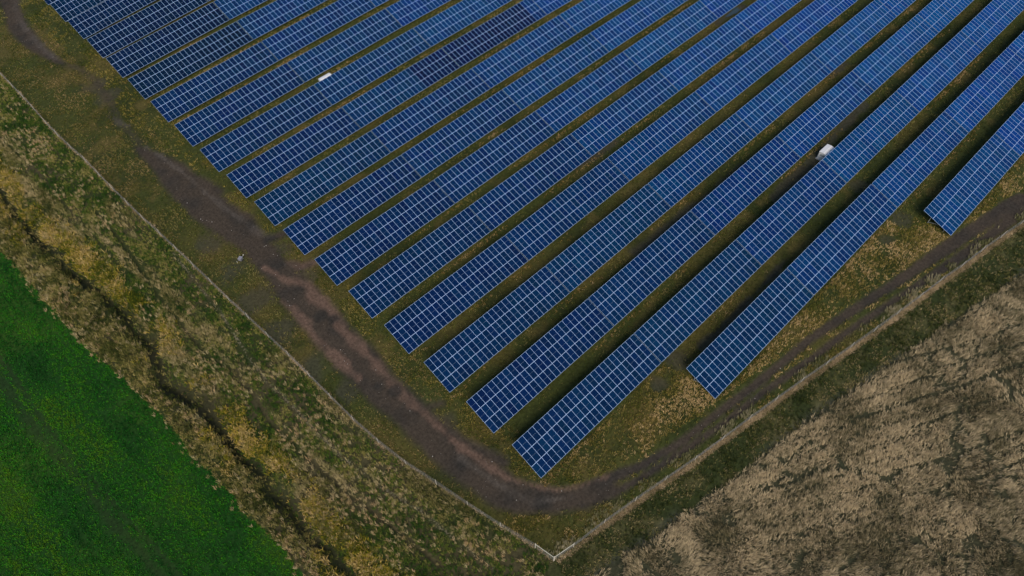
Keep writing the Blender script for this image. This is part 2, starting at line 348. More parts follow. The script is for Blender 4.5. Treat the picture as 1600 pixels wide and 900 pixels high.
dirtc = mixc(dirtc, (0.030, 0.026, 0.022), sstep(.4, .75, fbm(gx, gy, 4, 201, 4)))
dirtc = mixc(dirtc, (0.112, 0.072, 0.054), red*.85)
dirtc = mixc(dirtc, (0.022, 0.021, 0.019), drk*.8)
dirtc = mixc(dirtc, (0.085, 0.074, 0.065), pal*.5)
worn = np.maximum(wrn*.6, gpd*.75)
colr = mixc(colr, (0.040, 0.037, 0.028), worn)
tt = np.maximum(np.maximum(tm, red*0.8), pal*.7)[:, None]
colr = np.where(farm[:, None], colr*(1-tt)+dirtc*tt, colr)
# outside the fence
mead = np.tile(np.array([[0.026, 0.034, 0.010]]), (len(gx), 1))
mead = mixc(mead, (0.046, 0.042, 0.020), sstep(.45, .65, fbm(gx, gy, 8, 301, 4)))
mead = mixc(mead, (0.020, 0.022, 0.010), np.exp(-(ddit/1.3)**2)*.85)  # dark ditch soil, with its soft shade put into the colour
rv = np.tile(np.array([[0.022, 0.030, 0.009]]), (len(gx), 1))
rv = mixc(rv, (0.055, 0.055, 0.022), sstep(.45, .7, fbm(gx, gy, 3, 331, 3)))
dce, _, _ = dist_line(gx, gy, ce)
rv = mixc(rv, (0.05, 0.05, 0.05), np.exp(-(dce/.8)**2)*.5*sstep(.4, .6, vnoise(gx, gy, 12, 337)))
gr = np.tile(np.array([[0.008, 0.040, 0.005]]), (len(gx), 1))
gr = mixc(gr, (0.018, 0.055, 0.006), sstep(.4, .7, fbm(gx, gy, 12, 351, 4)))
tr_ = np.minimum(dist_line(gx, gy, ext(L['tram_a'], 60))[0]*.6, dist_line(gx, gy, ext(L['tram_b'], 60))[0]*1.2)+(fbm(gx, gy, 4, 807, 3)-.5)*.7
gr = mixc(gr, (0.014, 0.017, 0.008), np.exp(-(np.maximum(tr_, 0)/.5)**2)*.45)
cr = np.tile(np.array([[0.034, 0.036, 0.020]]), (len(gx), 1))
cr = mixc(cr, (0.028, 0.032, 0.018), sstep(.45, .7, fbm(gx, gy, 6, 371, 4)))
colr = np.where(farm[:, None], colr, np.where(green[:, None], gr, np.where(crop[:, None], cr, np.where(rightv[:, None], rv, mead))))

nx, ny = len(XS), len(YS)
ii, jj = np.meshgrid(np.arange(nx-1), np.arange(ny-1), indexing='ij')
a = (ii*ny+jj).ravel(); quads = np.stack([a, a+ny, a+ny+1, a+1], 1)
def fmean(v): return v[quads].mean(1)
f_track = (fmean(tm) > 0.5) & (fmean(farm.astype(float)) > .5)
f_green = fmean(green.astype(float)) > .5; f_crop = fmean(crop.astype(float)) > .5
f_right = fmean(rightv.astype(float)) > .5
f_mead = ~(fmean(farm.astype(float)) > .5) & ~f_green & ~f_crop & ~f_right
f_ditch = f_mead & (fmean(ddit) < 1.1); f_mead &= ~f_ditch
f_ground = ~(f_track | f_green | f_crop | f_right | f_mead | f_ditch)
def sheet(name, mask, label=None):
    q = quads[mask]; used, inv = np.unique(q, return_inverse=True); q = inv.reshape(-1, 4)
    me = bpy.data.meshes.new(name)
    me.vertices.add(len(used)); me.vertices.foreach_set('co', np.stack([gx[used], gy[used], gz_[used]], 1).astype(np.float32).ravel())
    me.loops.add(len(q)*4); me.loops.foreach_set('vertex_index', q.astype(np.int32).ravel())
    me.polygons.add(len(q)); me.polygons.foreach_set('loop_start', (np.arange(len(q))*4).astype(np.int32))
    me.polygons.foreach_set('use_smooth', np.ones(len(q), bool))
    at = me.attributes.new('soil', 'FLOAT_COLOR', 'POINT')
    at.data.foreach_set('color', np.concatenate([colr[used], np.ones((len(used), 1))], 1).astype(np.float32).ravel())
    me.update(); me.validate(); me.materials.append(M_ground)
    o = link(bpy.data.objects.new(name, me)); o['kind'] = 'structure'
    return o
sheet('ground', f_ground); sheet('dirt_track', f_track); sheet('meadow_verge', f_mead); sheet('ditch', f_ditch)
sheet('grass_verge', f_right); sheet('crop_field', f_crop); sheet('green_field', f_green)

def zat(x, y):
    return zg(x, y)+relief(x, y)

# ------------------------------------------------------------------ grass & crops (stuff)
def in_view(x, y, z, mx=220):
    R = np.array(CAM_ROT); d = np.stack([x-CAM_POS[0], y-CAM_POS[1], z-CAM_POS[2]], 1) @ R
    px = 800+CAM_F*d[:, 0]/-d[:, 2]; py = 450-CAM_F*d[:, 1]/-d[:, 2]
    return (d[:, 2] < 0) & (px > -mx) & (px < 1600+mx) & (py > -mx) & (py < 900+mx)

def scatter(x0, x1, y0, y1, dens):
    n = int((x1-x0)*(y1-y0)*dens)
    return rng.uniform(x0, x1, n), rng.uniform(y0, y1, n)

def tufts(name, x, y, h, colour, nb, width, spread=0.12, lean=(0.45, 0.0), flow=None, label=None, zoff=0.0, cvar=0.25):
    """x,y tuft positions; h heights; colour (n,3); each tuft is nb bent blades"""
    z = zat(x, y)+zoff
    k = in_view(x, y, z)
    x, y, z, h, colour = x[k], y[k], z[k], h[k], colour[k]
    if flow is not None: flow = flow[k]
    n = len(x)
    ang = rng.uniform(0, 2*PI, (n, nb))
    rr = spread*np.sqrt(rng.random((n, nb)))
    a2 = rng.uniform(0, 2*PI, (n, nb))
    bx = x[:, None]+rr*np.cos(a2); by = y[:, None]+rr*np.sin(a2); bz = np.repeat(z[:, None], nb, 1)-0.03
    hh = h[:, None]*rng.uniform(0.6, 1.15, (n, nb))
    ln = lean[0]*rng.uniform(0.4, 1.5, (n, nb))
    dx = np.cos(ang)*ln; dy = np.sin(ang)*ln
    if flow is not None:
        dx = dx+flow[:, 0:1]; dy = dy+flow[:, 1:2]
    nrm = np.sqrt(dx*dx+dy*dy+1)
    tx = bx+dx/nrm*hh; ty = by+dy/nrm*hh; tz = bz+hh/nrm
    w = width*rng.uniform(0.6, 1.4, (n, nb))
    wa = rng.uniform(0, PI, (n, nb)); wx = np.cos(wa)*w/2; wy = np.sin(wa)*w/2
    mx_ = bx*.4+tx*.6-dx/nrm*hh*.12; my_ = by*.4+ty*.6-dy/nrm*hh*.12; mz_ = bz*.4+tz*.6+hh*.07
    V = np.stack([np.stack([bx-wx*.6, by-wy*.6, bz], -1), np.stack([bx+wx*.6, by+wy*.6, bz], -1),
                  np.stack([mx_+wx, my_+wy, mz_], -1), np.stack([mx_-wx, my_-wy, mz_], -1), np.stack([tx, ty, tz], -1)], 2)
    nV = n*nb*5
    base = (np.arange(n*nb)*5)[:, None]
    quad = (base+np.array([[0, 1, 2, 3]])).astype(np.int32); tri = (base+np.array([[3, 2, 4]])).astype(np.int32)
    loops = np.concatenate([quad, tri], 1).ravel()
    starts = ((np.arange(n*nb)*7)[:, None]+np.array([[0, 4]])).ravel().astype(np.int32)
    col = colour[:, None, :]*(1+cvar*rng.uniform(-1, 1, (n, nb, 1)))
    col = np.repeat(col.reshape(-1, 3), 5, 0)
    me = bpy.data.meshes.new(name)
    me.vertices.add(nV); me.vertices.foreach_set('co', V.reshape(-1).astype(np.float32))
    me.loops.add(len(loops)); me.loops.foreach_set('vertex_index', loops)
    me.polygons.add(len(starts)); me.polygons.foreach_set('loop_start', starts)
    at = me.attributes.new('tint', 'FLOAT_COLOR', 'POINT')
    at.data.foreach_set('color', np.concatenate([np.clip(col, 0, 1), np.ones((nV, 1))], 1).astype(np.float32).ravel())
    me.update(); me.materials.append(M_blade)
    o = link(bpy.data.objects.new(name, me)); o['kind'] = 'stuff'
    if label: o['label'] = label
    print(name, n, 'tufts')
    return o

def pick(cols, x, y, seed, scale, jitter=0.35):
    """choose among colours by smooth noise plus randomness"""
    t = np.clip(fbm(x, y, scale, seed, 3)*1.9-.45+rng.normal(0, jitter, len(x)), 0, .999)
    C = np.array(cols); i = t*(len(C)-1); k = i.astype(int); f = (i-k)[:, None]
    return C[k]*(1-f)+C[np.minimum(k+1, len(C)-1)]*f

# --- solar farm turf
x, y = scatter(-12, 185, -186, 28, 5.2)
tmv = track_mask(x, y); wv = patch_mask(x, y, 'worn'); gv = gap_mask(x, y)
kf = in_poly(x, y, farm_poly) & (rng.random(len(x)) > np.maximum(np.maximum(tmv*1.1, wv*.7), gv*.95))
nzz = fbm(x, y, 6, 411, 4)
kf &= rng.random(len(x)) < 0.35+1.2*sstep(.35, .65, nzz)
x, y = x[kf], y[kf]
dry = sstep(.46, .66, fbm(x, y, 7, 421, 4))
c = pick([(0.028, 0.046, 0.007), (0.060, 0.074, 0.013), (0.092, 0.116, 0.022), (0.145, 0.148, 0.035), (0.23, 0.195, 0.07)], x, y, 421, 7, .36)
tufts('turf_grass', x, y, 0.17+0.2*dry+0.12*rng.random(len(x)), c, 5, 0.06, .2, (0.8, 0), label='short olive and straw coloured grass between the solar rows', cvar=.3)

# --- taller straw tufts: right-hand margin between panels and track, the fence corner, beside the rows' ends
pts = [np.array(q) for q in L['fence_right']]
x, y = scatter(-5, 170, -190, -120, 13)
d, _, _ = dist_line(x, y, fr); tmv = track_mask(x, y)
kf = in_poly(x, y, farm_poly) & (tmv < .25) & (patch_mask(x, y, 'worn') < .3)
lowR = y < np.where(x < 45, -161.2, np.where(x < 100, -171.0, -181))
m1 = lowR & (d > 5) & (rng.random(len(x)) < .25+1.1*sstep(.34, .52, fbm(x, y, 5, 431, 4)))
m2 = (d < 4.5) & (d > .4) & (rng.random(len(x)) < .9*sstep(.42, .66, fbm(x, y, 3, 441, 4)))
kf &= (m1 | m2)
x, y = x[kf], y[kf]
c = pick([(0.075, 0.085, 0.016), (0.18, 0.145, 0.035), (0.34, 0.25, 0.09), (0.50, 0.36, 0.18)], x, y, 433, 4, .3)
tufts('straw_grass', x, y, 0.25+.3*rng.random(len(x)), c, 5, 0.07, .2, (.7, 0), flow=np.tile(np.array([[.35, .25]]), (len(x), 1)), label='tufts of straw coloured grass between the last rows and the right fence')

# --- straw along the low edges of the rows
X_, Y_ = [], []
for s0_, yy_, n_ in ROWS:
    m_ = int(n_*27.5*7); X_.append(rng.uniform(s0_-.5, s0_+n_*27.5, m_)); Y_.append(yy_-3.35-np.abs(rng.normal(0, .45, m_)))
x = np.concatenate(X_); y = np.concatenate(Y_)
k = rng.random(len(x)) < 1.0*sstep(.48, .66, fbm(x, y*2.5, 9, 481, 3)); x, y = x[k], y[k]
c = pick([(0.07, 0.07, 0.015), (0.20, 0.135, 0.035), (0.36, 0.24, 0.09), (0.42, 0.30, 0.15)], x, y, 483, 4, .33)
tufts('edge_straw', x, y, .25+.25*rng.random(len(x)), c, 5, .06, .2, (.7, 0), label='straw and rusty grass along the low edges of the solar rows')

# --- golden clumps at the row ends
X_, Y_ = [], []
for s0_, yy_, n_ in ROWS:
    m_ = 420; X_.append(rng.uniform(s0_-5.5, s0_+1.5, m_)); Y_.append(rng.uniform(yy_-5, yy_+4, m_))
x = np.concatenate(X_); y = np.concatenate(Y_)
k = (track_mask(x, y) < .25) & (patch_mask(x, y, 'worn') < .5) & in_poly(x, y, farm_poly) & (rng.random(len(x)) < 1.1*sstep(.42, .6, fbm(x, y, 4, 491, 3))); x, y = x[k], y[k]
c = pick([(0.04, 0.065, 0.010), (0.10, 0.11, 0.018), (0.21, 0.18, 0.035), (0.34, 0.26, 0.08)], x, y, 493, 3, .33)
tufts('row_end_grass', x, y, .25+.25*rng.random(len(x)), c, 6, .055, .2, (.7, 0), label='golden and green grass clumps around the ends of the solar rows')

# --- left inner margin: track to left fence
x, y = scatter(-30, 20, -172, 25, 10)
d, _, _ = dist_line(x, y, fl); tmv = track_mask(x, y)
kf = in_poly(x, y, farm_poly) & (tmv < .3) & (rng.random(len(x)) > patch_mask(x, y, 'worn')*1.1) & (d > .3) & (d < 14)
kf &= rng.random(len(x)) < .15+1.0*sstep(.42, .66, fbm(x, y, 4, 451, 4))
x, y = x[kf], y[kf]
c = pick([(0.030, 0.050, 0.008), (0.060, 0.072, 0.014), (0.12, 0.105, 0.022), (0.23, 0.17, 0.055), (0.33, 0.24, 0.11)], x, y, 455, 5, .3)
tufts('margin_grass', x, y, 0.18+.2*rng.random(len(x)), c, 4, 0.06, .2, (.8, 0), label='patchy green and yellow grass between track and left fence')

# --- dry grass under both fences
def along(line, dens, w):
    P = np.array(line); out = []
    for a_, b_ in zip(P[:-1], P[1:]):
        n_ = max(1, int(np.hypot(*(b_-a_))*dens)); t = rng.random(n_)[:, None]
        dn = np.array([-(b_-a_)[1], (b_-a_)[0]])/np.hypot(*(b_-a_))
        out.append(a_+(b_-a_)*t+dn*rng.normal(0, w, n_)[:, None])
    o = np.concatenate(out); return o[:, 0], o[:, 1]
flx = ext(L['fence_left'][::-1], 25, False); frx = ext(L['fence_right'], 60, False)
x1, y1 = along(flx, 40, .16); x2, y2 = along(frx+np.array([0.32, -0.38]), 130, .22)
x = np.concatenate([x1, x2]); y = np.concatenate([y1, y2])
c = pick([(0.22, 0.17, 0.09), (0.42, 0.32, 0.19), (0.60, 0.46, 0.29)], x, y, 461, 3, .33)
kf = (rng.random(len(x)) < .35+.9*sstep(.3, .6, fbm(x, y, 4, 463, 3)))
x, y, c = x[kf], y[kf], c[kf]
tufts('fence_straw', x, y, .22+.2*rng.random(len(x)), c, 4, .05, .12, (.9, 0), label='pale dead grass collected along the foot of the fences')
# paler laid grass just inside the right fence
x, y = along(frx+np.array([-.9, .8]), 26, .5)
kf = rng.random(len(x)) < 1.3*sstep(.4, .6, fbm(x, y, 2.5, 471, 3)); x, y = x[kf], y[kf]
c = pick([(0.09, 0.095, 0.035), (0.19, 0.18, 0.09), (0.30, 0.26, 0.16)], x, y, 473, 2, .3)
tufts('laid_grass', x, y, .45+.3*rng.random(len(x)), c, 5, .06, .15, (.4, 0), flow=np.tile(np.array([[1.0, .75]]), (len(x), 1)), label='long laid grass blades just inside the right fence')

# --- left meadow verge
x, y = scatter(-60, 30, -228, 18, 15)
kf = ~in_poly(x, y, farm_poly) & ~in_green(x, y) & ~in_crop(x, y)
x, y = x[kf], y[kf]
d1_, _, _ = dist_line(x, y, fl); d2_, _, _ = dist_line(x, y, fr); k = d1_ < d2_; x, y, dF = x[k], y[k], d1_[k]
ax_ = np.array(L['field_edge'][-1])-np.array(L['field_edge'][0]); ax_ /= np.hypot(*ax_)
dD, sD, _ = ddist(x, y)
rut, _, _ = dist_line(x, y, L['rut_a']); rutb, _, _ = dist_line(x, y, L['rut_b']); path, _, _ = dist_line(x, y, L['meadow_line'])
fieldside = sD < 0
# which side of the ditch is the field? test with a green point
_, sgn, _ = dist_line(np.array([-40.]), np.array([-120.]), ditch)
fieldside = np.sign(sD) == np.sign(sgn[0])
keep = (rut > .38) & (rutb > .3) & (rng.random(len(x)) < sstep(.2, 1.7, dD+.8*(vnoise(x, y, 3, 509)-.5))*.72+.28)
alo = x*ax_[0]+y*ax_[1]; acr = y*ax_[0]-x*ax_[1]
greenish = sstep(.42, .56, fbm(alo/4.5, acr, 4, 501, 4)+np.where(dF < 7, .17, .03)+.10*sstep(-138, -158, y))
keep &= rng.random(len(x)) < np.where(greenish > .5, .8, .7)*(.35+1.1*sstep(.3, .6, fbm(x, y, 1.6, 507, 2)))
x, y, dF, dD, path, fieldside, greenish, alo, acr = [v[keep] for v in (x, y, dF, dD, path, fieldside, greenish, alo, acr)]
tanc = pick([(0.042, 0.054, 0.012), (0.12, 0.115, 0.034), (0.26, 0.22, 0.09), (0.40, 0.325, 0.165)], alo/4, acr, 511, 2.4, .34)
grc = pick([(0.018, 0.050, 0.008), (0.040, 0.090, 0.012), (0.10, 0.135, 0.020), (0.27, 0.235, 0.075)], x, y, 521, 3, .3)
c = tanc*(1-greenish[:, None])+grc*greenish[:, None]
dull = pick([(0.036, 0.050, 0.010), (0.085, 0.098, 0.020), (0.20, 0.18, 0.05), (0.34, 0.28, 0.105)], x, y, 531, 3, .33)
c = np.where(fieldside[:, None], dull, c)
pl = (np.exp(-(path/.28)**2))[:, None]; c = c*(1-pl)+np.array([[.28, .25, .18]])*pl
h = np.where(greenish > .5, .35, .55)+.3*rng.random(len(x)); h = np.where(path < .3, .2, h)
fa = fbm(x, y, 14, 541, 2)*3.0
tufts('meadow_grass', x, y, h, c, 7, .055, .17, (.8, 0), flow=np.stack([.3*np.cos(fa)-.6*ax_[0], .3*np.sin(fa)-.6*ax_[1]], 1), label='rough tan and green meadow grass between left fence and green field', cvar=.35)

# pale seeding tussocks standing out of the meadow
x, y = scatter(-60, 30, -228, 18, 2.2)
kf = ~in_poly(x, y, farm_poly) & ~in_green(x, y) & ~in_crop(x, y); x, y = x[kf], y[kf]
d1_, _, _ = dist_line(x, y, fl); d2_, _, _ = dist_line(x, y, fr); dD, _, _ = ddist(x, y)
k = (d1_ < d2_) & (d1_ > 1) & (dD > 1.2) & (rng.random(len(x)) < .15+1.1*sstep(.44, .62, fbm(x, y, 7, 551, 3))); x, y = x[k], y[k]
xe, ye = along(L['field_edge'], 1.1, .5); x = np.concatenate([x, xe]); y = np.concatenate([y, ye])
c = pick([(0.16, 0.145, 0.05), (0.32, 0.27, 0.12), (0.46, 0.385, 0.21), (0.44, 0.31, 0.16)], x, y, 553, 5, .35)
tufts('tussock_grass', x, y, .55+.3*rng.random(len(x)), c, 11, .045, .2, (.5, 0), flow=np.tile(np.array([[-.7*ax_[0], -.7*ax_[1]]]), (len(x), 1)), label='pale seeding tussocks scattered through the rough meadow', cvar=.3)

# low bushy growth between ditch and green field
x, y = scatter(-60, 30, -228, 0, .45)
k = ~in_green(x, y); x, y = x[k], y[k]
dD, sD, _ = ddist(x, y); dGf, _, _ = dist_line(x, y, ge)
k = (np.sign(sD) == np.sign(sgn[0])) & (dGf > .6) & (dD > .8) & (rng.random(len(x)) < 1.2*sstep(.36, .6, fbm(x, y, 5, 571, 3))); x, y = x[k], y[k]
c = pick([(0.026, 0.038, 0.010), (0.055, 0.068, 0.018), (0.09, 0.095, 0.03), (0.15, 0.14, 0.04)], x, y, 573, 4, .3)
tufts('low_scrub', x, y, .8+.5*rng.random(len(x)), c, 26, .08, .55, (.7, 0), label='low dark scrubby growth between ditch and green field', cvar=.4)

# --- yellow weeds along the ditch
dl = np.array(L['ditch'])
x, y = scatter(-60, 30, -228, 0, 16)
dD, sD, _ = ddist(x, y)
fs = np.sign(sD) == np.sign(sgn[0])
nn = fbm(x, y, 6, 601, 3)
k = (~fs & (dD > .5) & (dD < 5.6) & (rng.random(len(x)) < 1.1*sstep(.30, .56, nn)*np.exp(-((dD-2.2)/1.6)**2))) | (fs & (dD > .9) & (dD < 3.5) & (rng.random(len(x)) < .35*sstep(.5, .6, nn)))
x, y = x[k], y[k]
c = pick([(0.05, 0.075, 0.008), (0.14, 0.145, 0.012), (0.29, 0.24, 0.022), (0.42, 0.30, 0.07), (0.50, 0.37, 0.15)], x, y, 611, 5, .36)
tufts('yellow_weeds', x, y, .6+.7*vnoise(x, y, 2.0, 617)*rng.random(len(x)), c, 7, .09, .28, (.8, 0), label='tall yellow green weeds lining the dark ditch', cvar=.35)

# --- right verge
x, y = scatter(-5, 120, -222, -150, 14)
k = ~in_poly(x, y, farm_poly) & ~in_green(x, y) & ~in_crop(x, y); x, y = x[k], y[k]
d1_, _, _ = dist_line(x, y, fl); d2_, _, _ = dist_line(x, y, fr); dC, _, _ = dist_line(x, y, ce)
k = (d2_ < d1_) & (d2_ > .5) & (rng.random(len(x)) < .3+.9*sstep(.35, .6, fbm(x, y, 2.5, 641, 3))); x, y = x[k], y[k]
c = pick([(0.018, 0.030, 0.007), (0.040, 0.056, 0.012), (0.080, 0.090, 0.022), (0.16, 0.15, 0.05), (0.30, 0.24, 0.12)], x, y, 651, 2.5, .36)
tufts('verge_grass', x, y, .25+.25*rng.random(len(x)), c, 6, .055, .17, (.7, 0), label='dark green weedy grass between right fence and cereal field', cvar=.4)

# --- cereal crop
x, y = scatter(0, 125, -226, -150, 25)
k = in_crop(x, y); x, y = x[k], y[k]
dC, _, _ = dist_line(x, y, ce)
lod = fbm(x, y, 16, 701, 3)                                     # where the crop is laid
r1 = np.abs(vnoise(x+3*vnoise(x, y, 2.2, 705), y*0.62, 2.6, 711)-.5)*2
gap = (r1 < .03+.075*sstep(.45, .62, lod)) & (lod > .46)
r2 = np.abs(vnoise(x, y, 7, 715)-.5)*2
gap |= (r2 < .035)
cl = np.array(L['crop_line_e'][-1])-np.array(L['crop_line_e'][0]); cl /= np.hypot(*cl)
dr = (np.sin((y*cl[0]-x*cl[1])*2*PI/2.4+4.0*fbm(x, y, 14, 727, 2))*.5+.5)
gap |= rng.random(len(x)) < .62*(1-dr)**1.5*(.35+.65*sstep(.56, .44, lod))
for nm in ('crop_line_a', 'crop_line_b', 'crop_line_c', 'crop_line_e', 'crop_line_f', 'crop_line_g', 'crop_line_h'):
    dq, _, _ = dist_line(x+(fbm(x, y, 3, 719, 3)-.5)*2.5, y, L[nm]); gap |= dq < (.26+.2*(vnoise(x, y, 4, 723)-.5) if nm != 'crop_line_c' else .4)
k = (rng.random(len(x)) > gap*.93) & (rng.random(len(x)) < .3+sstep(0, .9, dC)); x, y, lod = x[k], y[k], lod[k]
c = pick([(0.13, 0.115, 0.06), (0.29, 0.243, 0.145), (0.44, 0.36, 0.22), (0.60, 0.485, 0.305)], x, y, 721, 5.0, .36)
fa = fbm(x, y, 5, 731, 3)*8.0
st = .2+.8*sstep(.45, .65, lod)
tufts('cereal_crop', x, y, .6+.3*rng.random(len(x)), c, 6, .042, .16, (.55, 0), flow=np.stack([st*np.cos(fa)+.35, st*np.sin(fa)+.35], 1), label='ripe tan cereal crop, laid in swirls by wind', cvar=.3)

# --- green field crop
x, y = scatter(-60, 10, -228, -50, 26)
k = in_green(x, y); x, y = x[k], y[k]
dG, _, _ = dist_line(x, y, ge)
ax = np.array(L['field_edge'][-1])-np.array(L['field_edge'][0]); ax /= np.hypot(*ax)
acr = (x*-ax[1]+y*ax[0]); alo = x*ax[0]+y*ax[1]
wq = (fbm(x, y, 4, 807, 3)-.5)*.8
tram = np.minimum(np.minimum(dist_line(x, y, ext(L['tram_a'], 60))[0]*.5, dist_line(x, y, ext(L['tram_b'], 60))[0]*1.3), dist_line(x, y, L['tram_c'])[0]*1.6)+wq
rowp = (np.sin(acr*2*PI/1.5+2.5*vnoise(x, y, 6, 805))*.5+.5)
k = (rng.random(len(x)) < .5+.45*rowp) & (rng.random(len(x)) > .97*np.exp(-(np.maximum(tram, 0)/.55)**2)); x, y = x[k], y[k]
cg = np.clip(fbm(alo[k]/2.5, acr[k], 4, 811, 4)*1.7-.35+rng.normal(0, .24, len(x)), 0, .999)*4; ci_ = cg.astype(int); cf = (cg-ci_)[:, None]
PAL_ = np.array([(0.006, 0.055, 0.008), (0.012, 0.115, 0.010), (0.030, 0.20, 0.010), (0.065, 0.23, 0.008), (0.085, 0.19, 0.008)])
c = PAL_[ci_]*(1-cf)+PAL_[np.minimum(ci_+1, 4)]*cf
tufts('green_crop', x, y, .18+.2*vnoise(x, y, 1.2, 817)+.08*rng.random(len(x)), c, 4, .06, .18, (.7, 0), label='lush young green crop with faint wheel lines', cvar=.35)

# --- pale stones on the track
x, y = scatter(-20, 60, -185, 10, .35)
tmv = track_mask(x, y); k = (tmv > .8) & (rng.random(len(x)) < .55); x, y = x[k], y[k]
# a small heap beside the grey box
sx_ = rng.normal(STONE[0], .7, 26); sy_ = rng.normal(STONE[1], .55, 26)
x = np.concatenate([x, sx_]); y = np.concatenate([y, sy_])
sm = MB()
for px, py, pz in zip(x, y, zat(x, y)):
    r = random.uniform(.02, .02+.06*random.random()); n_ = 6; b0 = len(sm.v); off = random.random()*6
    for kk, (rr, hz) in enumerate(((1, -.3), (.85, .45))):
        for i in range(n_):
            t = 2*PI*i/n_+off; q = rr*r*random.uniform(.75, 1.2)
            sm.v.append((px+q*math.cos(t), py+q*math.sin(t), pz-.05+r*hz+.02))
    for i in range(n_):
        j = (i+1) % n_; sm.f.append((b0+i, b0+j, b0+n_+j, b0+n_+i)); sm.m.append(0)
    sm.f.append(tuple(b0+n_+i for i in range(n_))); sm.m.append(0)
so = sm.build('track_stones', M_stone); so['kind'] = 'stuff'; so['label'] = 'small pale stones scattered over the dirt track'

# ------------------------------------------------------------------ puddles
def puddle(name, cx, cy, rx, ry, ang, dz=0.0):
    bm = MB(); pts = []
    zz = float(zat(np.array([cx]), np.array([cy]))[0])
    for i in range(28):
        t = 2*PI*i/28; r = 1+.25*math.sin(3*t+cx)+.12*math.sin(7*t)
        ux, uy = rx*r*math.cos(t), ry*r*math.sin(t)
        pts.append((cx+ux*math.cos(ang)-uy*math.sin(ang), cy+ux*math.sin(ang)+uy*math.cos(ang), zz+.05+dz))
    bm.poly(pts)
    o = bm.build(name, M_water); o['kind'] = 'structure'; return o
M_water, nt_, b_ = new_mat('puddle_water')
b_.inputs['Base Color'].default_value = (0.03, 0.05, 0.06, 1); b_.inputs['Roughness'].default_value = 0.06
nz_ = nt_.nodes.new('ShaderNodeTexNoise'); nz_.inputs['Scale'].default_value = 2.0
bp_ = nt_.nodes.new('ShaderNodeBump'); bp_.inputs['Strength'].default_value = .05
nt_.links.new(nz_.outputs['Fac'], bp_.inputs['Height']); nt_.links.new(bp_.outputs['Normal'], b_.inputs['Normal'])
puddle('puddle', 130.6, -112.1, 2.4, .7, 0.0, .08)

# ------------------------------------------------------------------ solar tables
PW, PL, PT = 1.05, 2.11, 0.04
def panel_mesh():
    b = MB(); w, l, t, fr_, fy = 1.038/2, 2.098/2, PT/2, .016, .025
    O = [(-w, -l), (w, -l), (w, l), (-w, l)]; I = [(-w+fr_, -l+fy), (w-fr_, -l+fy), (w-fr_, l-fy), (-w+fr_, l-fy)]
    for i in range(4):
        j = (i+1) % 4
        b.poly([(*O[i], t), (*O[j], t), (*I[j], t), (*I[i], t)], 0)
        b.poly([(*O[i], -t), (*O[j], -t), (*O[j], t), (*O[i], t)], 0)
        b.poly([(*I[i], t), (*I[j], t), (*I[j], t-.006), (*I[i], t-.006)], 0)
    x0, x1, y0, y1 = -w+fr_, w-fr_, -l+fy, l-fy
    g = .006; zz = t-.006
    b.poly([(x0, y0, zz), (x1, y0, zz), (x1, -g, zz), (x0, -g, zz)], 1)
    b.poly([(x0, -g, zz), (x1, -g, zz), (x1, g, zz), (x0, g, zz)], 2)
    b.poly([(x0, g, zz), (x1, g, zz), (x1, y1, zz), (x0, y1, zz)], 1)
    b.poly([(-w, -l, -t), (-w, l, -t), (w, l, -t), (w, -l, -t)], 2)
    return b.mesh('solar_panel', [M_alu, M_cell, M_back])
ME_PANEL = panel_mesh()
ct, st_ = math.cos(TILT), math.sin(TILT)
NC = 26; LEN = NC*PW
def on_slope(x, s, n):          # s along slope (+ towards the high edge), n along the normal
    return (x, s*ct-n*st_, HT+s*st_+n*ct)
# shared meshes for the rack
def frame_mesh():
    b = MB()
    s1, s2 = 1.35, -1.75
    b.bar(on_slope(0, -2.9, -.20), on_slope(0, 2.9, -.20), .07, .10)
    for s in (s1, s2):
        p = on_slope(0, s, -.25); b.bar((p[0], p[1], -.5), p, .10, .10)
    p = on_slope(0, s1, -.25); q = on_slope(0, -.9, -.25)
    b.bar((0, p[1]-.02, .35), q, .05, .05)
    return b.mesh('support_frame', [M_rack])
def post_mesh(s):
    b = MB(); p = on_slope(0, s, -.25); b.bar((0, p[1], -.5), p, .11, .11); return b.mesh('post', [M_rack])
def rafter_mesh():
    return MB().bar(on_slope(0, -2.9, -.20), on_slope(0, 2.9, -.20), .07, .10).mesh('rafter', [M_rack])
def brace_mesh():
    p = on_slope(0, 1.35, -.25); q = on_slope(0, -.9, -.25)
    return MB().bar((0, p[1]-.02, .25), q, .05, .05).mesh('brace', [M_rack])
def purlin_mesh(s):
    return MB().bar(on_slope(-LEN/2+.03, s, -.09), on_slope(LEN/2-.03, s, -.09), .06, .10).mesh('purlin', [M_rack])
ME_FRAME = frame_mesh(); ME_POST = [post_mesh(1.35), post_mesh(-1.75)]; ME_RAFT = rafter_mesh(); ME_BRACE = brace_mesh()
ME_PURL = [purlin_mesh(s) for s in (-2.6, -1.6, -.5, .5, 1.6, 2.6)]
ORD = ['first', 'second', 'third', 'fourth', 'fifth', 'sixth', 'seventh', 'eighth', 'ninth', 'tenth', 'eleventh', 'twelfth', 'thirteenth', 'fourteenth', 'fifteenth', 'sixteenth', 'seventeenth', 'eighteenth', 'nineteenth', 'twentieth']
R_T = Matrix.Rotation(TILT, 4, 'X')
def child(name, me, parent, loc=None, col=None, rot=None):
    o = bpy.data.objects.new(name, me); COL.objects.link(o); o.parent = parent
    if loc is not None: o.location = loc
    if rot is not None: o.rotation_euler = rot
    if col is not None: o.color = col
    return o
BATCH = [(0.0004, 0.0125, 0.050), (0.0004, 0.0115, 0.048), (0.0004, 0.0145, 0.050), (0.0004, 0.0105, 0.050)]
